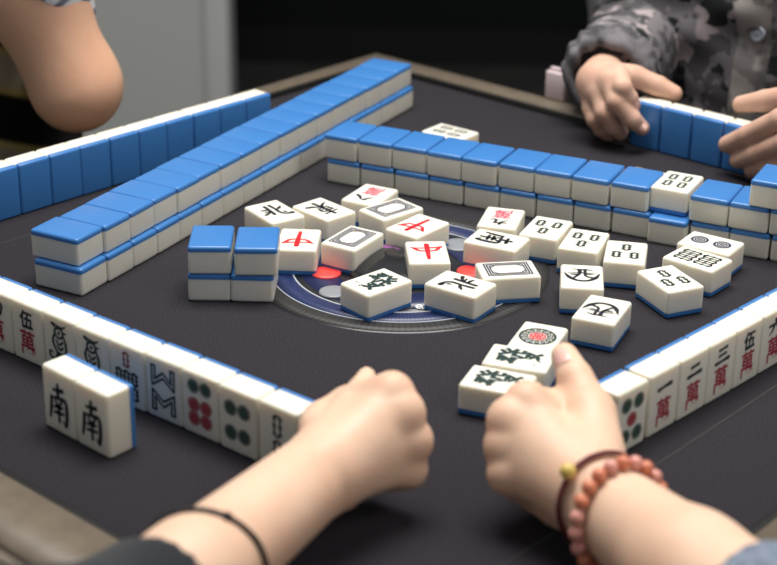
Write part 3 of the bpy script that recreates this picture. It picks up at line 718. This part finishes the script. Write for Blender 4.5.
# --- person at the near right: left hand, thumb raised, denim sleeve
pr = thing('person', 'person reaching in from lower right, hand beside three tiles, grey-blue denim sleeve', 'person', (126.8,856.4,0.0))
BR = Body(11, 6)
Rw = (117.1,779.6,36.0); Re = (190.6,624.8,48.0)
Rm = [(79.9,836.9,66.0), (69.4,828.1,59.0), (67.3,820.1,46.0), (68.4,811.2,33.0)]
BR.limb(Rw, np.array(Rw) * .5 + np.array(Re) * .5, 24, 30); BR.limb(np.array(Rw) * .5 + np.array(Re) * .5, Re, 31, 37)
fist(BR, Rw, Rm, LENS, [10.5, 10.8, 10.2, 9.4])
BR.limb((115.9,804.6,46.0), (115.9,837.5,56.0), 17, 13.5); BR.limb((116.5,841.2,54.0), (89.4,856.2,54.0), 12, 11)
BR.chain([(118.9,812.4,48.0), (117.9,841.0,58.0), (109.8,864.1,68.0), (105.3,884.8,72.0)], [14.5, 12.5, 10.4, 8.2])
part('arm', body_mesh('near_right_arm', [BR.net(2.0)]), pr, SKIN_A, world=True)
nail('thumbnail', pr, (102.0,871.2,78.0), np.array((105.3,884.8,72.0)) - np.array((109.8,864.1,68.0)), (-.55, -.55, .65), 10, 12)
BT = Body(14); BT.limb(Rw + (np.array(Re) - Rw) * .6, Re, 36, 44).limb(Re, (470, 560, 130), 44, 66)
BT.cut = [(np.array(Rw) + (np.array(Re) - Rw) * .76, nrm(np.array(Rw) - np.array(Re)))]
BT.wave = BS.wave
part('sleeve', body_mesh('denim_sleeve', [BT.net(4.0)]), pr, DENIM, world=True)

# --- bracelets: rings that follow the surface of the arm
def wrap(B, a, b, t, out, n, tilt=(0, 0, 0)):
    a = np.array(a, float); b = np.array(b, float); d = nrm(nrm(b - a) + np.array(tilt)); c = a + (b - a) * t
    s = nrm(np.cross(d, (0, 0, 1))); u = np.cross(s, d); pts = []
    for i in range(n):
        q = 2 * math.pi * i / n; v = s * math.cos(q) + u * math.sin(q); r = np.arange(5, 70, .25)
        f = B.f(c + r[:, None] * v); k = np.argmax(f > out); pts.append(c + v * r[k])
    p = np.array(pts); return (p + np.roll(p, 1, 0) + np.roll(p, -1, 0)) / 3
def tube(name, pts, r, n=8):
    V, F = [], []; m_ = len(pts); c = pts.mean(0)
    ax = nrm(np.cross(pts[0] - c, pts[m_ // 4] - c))
    for p in pts:
        o = nrm(p - c)
        for k in range(n): a = 2 * math.pi * k / n; V.append(mm(p + r * (o * math.cos(a) + ax * math.sin(a))))
    for i in range(m_):
        for k in range(n): F.append((i * n + k, ((i + 1) % m_) * n + k, ((i + 1) % m_) * n + (k + 1) % n, i * n + (k + 1) % n))
    return meshdata(name, V, F, True)
def sphere_data(name, p, r, M, squash=1.0):
    bm = bmesh.new(); bmesh.ops.create_uvsphere(bm, u_segments=16, v_segments=10, radius=r / 1000); bmesh.ops.scale(bm, vec=(1, 1, squash), verts=bm.verts[:]); bmesh.ops.translate(bm, vec=mm(p), verts=bm.verts[:])
    me = bm_data(bm, name); me.materials.append(M); return me
br = thing('bead_bracelet', 'bracelet of orange and pink beads around the right-hand wrist', 'bracelet', (124.3,839.5,10.0))
ps = wrap(BR, Rw, Re, .12, 4.3, 160, (0.0, .25, 0.1)); seg = np.linalg.norm(np.roll(ps, -1, 0) - ps, axis=1); cum = np.concatenate([[0], np.cumsum(seg)]); nb = int(cum[-1] / 8.3)
part('string', tube('bracelet_string', ps, .6), br, CORD, world=True)
for i in range(nb):
    L = cum[-1] * i / nb; k = min(np.searchsorted(cum, L, 'right') - 1, 159); t = (L - cum[k]) / seg[k]; p = ps[k] * (1 - t) + ps[(k + 1) % 160] * t
    part('bead', sphere_data('bead', p, 4.15, BEADP if i % 4 == 1 or i % 7 == 0 else BEAD), br, world=True)
cb = thing('cord_bracelet', 'thin dark red cord bracelet with a small yellow charm, beside the orange beads', 'bracelet', (124.3,839.5,10.0))
ps = wrap(BR, Rw, Re, .0, 2.0, 120, (0.0, .15, 0.05)); part('cord', tube('cord', ps, 1.5), cb, CORD, world=True)
tgt = np.array((106.0,756.5,62.0)); k = int(np.argmin(np.linalg.norm(ps - tgt, axis=1)))
part('charm', sphere_data('charm', ps[k] + nrm(ps[k] - ps.mean(0)) * 2.5, 4.6, CHARM), cb, label='yellow charm bead', world=True)
hb = thing('hair_tie', 'thin black cord worn on the left forearm near the black sleeve', 'hair tie', (-90.5,787.8,10.0))
ps = wrap(BL, Lw, Le, .485, 1.0, 120, (.30, -.15, 0)); part('cord', tube('hair_tie_cord', ps, 1.5), hb, HAIRTIE, world=True)
k = int(np.argmin(np.linalg.norm(ps - np.array((-76.0,660.9,90.0)), axis=1))); part('knot', sphere_data('knot', ps[k], 2.6, HAIRTIE), hb, world=True)

# --- person at the far left: bare elbow on the rim, striped shirt
pe = thing('person', 'person at far left resting a bare elbow on the table rim, dark striped shirt', 'person', (-291.8,1475.0,11.9))
BE = Body(28, 10)
EL = np.array((-296.3,1488.0,50.6)); sh = np.array((-337.0,1499.3,150.1)); fo = np.array((-392.6,1693.0,13.2))
BE.limb(EL, sh, 38, 49).limb(sh, np.array(sh) + (-110, 60, 170), 49, 62).limb(EL + (-2, 20, 4), fo, 30, 27).blob(EL + (3, 0, -6), (34, 33, 33))
part('body', body_mesh('far_left_body', [BE.net(4.0)]), pe, SKIN_B, world=True)
SS = Body(16)
s1 = np.array((-321.8,1504.5,106.9)); s2 = sh + np.array((-110., 60, 170)); SS.limb(s1, sh, 47, 57).limb(sh, s2, 57, 76).limb(s2, s2 + (-90, 70, 90), 74, 90)
SS.cut = [((-284.5,1543.6,110.8), nrm((-.70, 0, -.72)))]
part('sleeve', body_mesh('striped_sleeve', [SS.net(5.0)]), pe, SLEEVEW, 'white and grey striped sleeve', world=True)
TS = Body(60)
tb = np.array((-462.1,1614.5,-17.9)); TS.limb(tb + (0, 0, -260), tb + (-20, 30, 130), 150, 150).limb(tb + (-20, 30, 130), tb + (-30, 60, 300), 140, 110)
TS.wave = lambda P: 4 * np.sin(P[:, 2] * .045 + P[:, 0] * .02)
part('shirt', body_mesh('striped_shirt', [TS.net(9.0)]), pe, SHIRT, 'black shirt with olive stripes', world=True)

# --- person at the far right: camouflage jacket, both hands at four tiles
pc = thing('person', 'person at far right in a grey camouflage jacket holding four tiles', 'person', (190.7,1506.5,27.0))
HR = Body(9, 4)
wr = np.array((194.2,1503.5,55.5)); el = np.array((287.0,1787.7,26.1))
HR.limb(wr, wr + (el - wr) * .5, 21, 26)
k1, k2, k3, k4 = [np.array(q) for q in ((210.5,1481.8,68.1), (201.4,1480.3,63.6), (193.3,1483.3,51.0), (188.5,1490.0,34.2))]
for q, r in ((k1, 10), (k2, 10.5), (k3, 10), (k4, 9)): HR.limb(wr + (q - wr) * .15, q, 14, r)
HR.chain([k1, (211.6,1465.0,62.7), (219.0,1466.6,51.8), (223.8,1470.4,43.9)], [10, 9, 8, 7.2])
HR.chain([k2, (206.8,1463.8,49.6), (222.4,1461.1,33.4), (233.1,1466.4,23.1)], [10.5, 9.4, 8.4, 7.2])
HR.chain([k3, (197.3,1469.4,37.0), (207.2,1474.1,22.1), (215.9,1479.7,13.4)], [10, 9.0, 8.2, 7.2])
HR.chain([k4, (190.8,1480.2,26.6), (197.6,1484.9,15.4), (205.2,1488.9,8.2)], [9, 8.2, 7.4, 6.6])
HR.limb((204.2,1502.9,59.8), (221.7,1501.1,62.5), 12, 11)
HR.chain([(210.6,1502.7,61.9), (229.4,1502.4,61.3), (250.0,1498.0,54.2), (264.8,1493.3,48.5)], [11.5, 10.5, 9.6, 8.0])
HL = Body(9, 4)
wl = np.array((398.9,1323.5,101.9))
j1, j2, j3, j4 = [np.array(q) for q in ((358.7,1336.8,89.3), (361.7,1326.3,71.6), (362.8,1328.0,51.6), (364.1,1332.2,34.0))]
for q, r in ((j1, 10), (j2, 10.5), (j3, 10), (j4, 9)): HL.limb(wl + (q - wl) * .15, q, 14, r)
HL.chain([j1, (334.2,1357.7,68.9), (314.0,1386.8,44.3), (300.8,1407.3,28.3)], [10.5, 9.6, 9.0, 8.0])
HL.chain([j2, (338.5,1348.7,51.2), (321.5,1377.7,30.9), (310.3,1399.2,16.6)], [10.5, 9.6, 9.0, 8.0])
HL.chain([j3, (344.0,1349.3,33.9), (330.9,1371.0,20.4), (321.5,1389.6,10.8)], [10, 9.2, 8.4, 7.4])
HL.chain([j4, (349.8,1349.6,21.1), (339.6,1366.3,12.1), (331.7,1380.9,6.6)], [9, 8.4, 7.6, 6.8])
HL.limb((384.0,1349.3,92.8), (365.4,1383.7,80.0), 13, 12)
HL.chain([(374.3,1365.5,85.8), (355.3,1402.8,75.7), (336.3,1432.2,61.6), (318.7,1448.5,52.8)], [12.5, 11, 10, 8.2])
HL.limb(wl, wl + (120, 90, 30), 22, 28)
tc = np.array((411.0,1758.1,29.4))
CO = Body(40); CO.limb(tc + (0, 0, -200), tc + (0, 20, 150), 120, 130).limb(tc + (-110, 90, 290), tc + (120, -70, 290), 75, 75).limb(tc + (0, 10, 290), tc + (0, 10, 400), 60, 55)
part('body', body_mesh('far_right_body', [HR.net(2.0), HL.net(2.0), CO.net(12)]), pc, SKIN_C, world=True)
nail('fingernail', pc, (222.9,1462.0,47.1), (.2, -.1, -.9), (-.5, -.8, .3), 8, 9)
nail('fingernail', pc, (231.6,1457.2,27.1), (.8, -.2, -.5), (-.5, -.7, .6), 8, 9)
fold = lambda P: 5.0 * np.sin(P[:, 0] * .045 + 1.7 * np.sin(P[:, 2] * .03)) * np.sin(P[:, 2] * .055 + P[:, 1] * .02) + 2.2 * np.sin(P[:, 2] * .13 + P[:, 0] * .05)
JK = Body(45); JK.limb(tc + (0, 0, -220), tc + (0, 20, 160), 165, 170).limb(tc + (-130, 105, 290), tc + (140, -80, 290), 95, 95).limb(tc + (0, 20, 120), tc + (0, 20, 300), 170, 120); JK.wave = fold
part('jacket', body_mesh('camouflage_jacket', [JK.net(7.0)]), pc, CAMO, 'grey camouflage jacket', world=True)
def on_jacket(a, z, out=0.0):
    """point on the jacket front at lateral offset a (along the table edge) and height z"""
    o = np.array([tc[0] + E1[0] * a - NN[0] * 420, tc[1] + E1[1] * a - NN[1] * 420, z]); d = np.array([NN[0], NN[1], 0]); t = np.arange(0, 420, .8)
    f = JK.f(o + t[:, None] * d); k = int(np.argmax(f < 0)); return o + d * (t[k] - out)
PA, PW = 60.0, 34.0
V, F = [], []
zs = np.linspace(tc[2] - 150, tc[2] + 190, 50); us = np.linspace(-PW / 2, PW / 2, 9)
for z in zs:
    for u in us: V.append(mm(on_jacket(PA + u, z, 8.0 if abs(u) < PW / 2 - .1 else -6)))
for i in range(len(zs) - 1):
    for j in range(8): F.append((i * 9 + j, i * 9 + j + 1, i * 9 + j + 10, i * 9 + j + 9))
me = meshdata('placket', V, F, True)
part('placket', me, pc, PLACK, 'paler placket strip', world=True)
sn = on_jacket(PA + 6, tc[2] + 48, 8.2)
bm = lathe([(0, .0022), (.003, .0024), (.0052, .0018), (.0062, .0026), (.0076, .0024), (.0084, 0)], 24)
bmesh.ops.transform(bm, matrix=Matrix.Translation(mm(sn)) @ Vector((-NN[0], -NN[1], .15)).to_track_quat('Z', 'Y').to_matrix().to_4x4(), verts=bm.verts[:])
part('snap_button', bm_data(bm, 'snap_button'), pc, STUD, 'round metal snap button', world=True)
SR = Body(30); shr = tc + (-135, 110, 280)
SR.limb(wr + (el - wr) * .16, el, 40, 62).limb(el, shr, 66, 84); SR.wave = lambda P: 2.6 * np.sin(P[:, 0] * .08 + P[:, 2] * .09) + 2 * np.sin(P[:, 1] * .11)
SR.cut = [(wr + (el - wr) * .13, nrm(wr - el))]
part('sleeve', body_mesh('camouflage_sleeve', [SR.net(5.0)]), pc, CAMO, world=True)
SL = Body(30); ell = wl + (150, 110, 40); SL.limb(wl + (25, 18, 6), ell, 42, 62).limb(ell, tc + (150, -90, 280), 66, 84); SL.wave = SR.wave
part('sleeve', body_mesh('camouflage_sleeve', [SL.net(6.0)]), pc, CAMO, world=True)
CU = Body(7); cdir = nrm(wr - el); c0 = wr + (el - wr) * .10
nrg = 22
cpts = []
for i in range(nrg):
    s_ = nrm(np.cross(cdir, (0, 0, 1))); u_ = np.cross(s_, cdir); a = 2 * math.pi * i / nrg
    cpts.append(c0 + 34 * (s_ * math.cos(a) + u_ * math.sin(a)))
for i in range(nrg):
    for q, (off, gr) in enumerate(((0, 1.0), (9, 1.06), (18, 1.16), (27, 1.22))):
        f_ = lambda p: c0 - cdir * off + (p - c0) * gr
        CU.limb(f_(cpts[i]), f_(cpts[(i + 1) % nrg]), 4.2, 4.2)
CU.wave = lambda P: 1.3 * np.sin(P[:, 0] * .30 + P[:, 2] * .22)
part('cuff', body_mesh('jacket_cuff', [CU.net(2.6)]), pc, CUFFM, 'grey gathered cuff', world=True)

# --- small pale thing on the far rim beside the grey cuff
bx = (167.6,1608.7,5.5)
pk = thing('paper_pack', 'small pale pink paper pack on the far table rim beside the grey cuff', 'paper pack', (bx[0], bx[1], 5.5), TH)
part('packet', bm_data(box_bm((0, 0, .0145), (.024, .012, .029), .002, 2), 'packet'), pk, PINKC)
bm = box_bm((0, 0, .0305), (.018, .005, .004), .001, 2); part('folded_top', bm_data(bm, 'folded_top'), pk, PINKC)
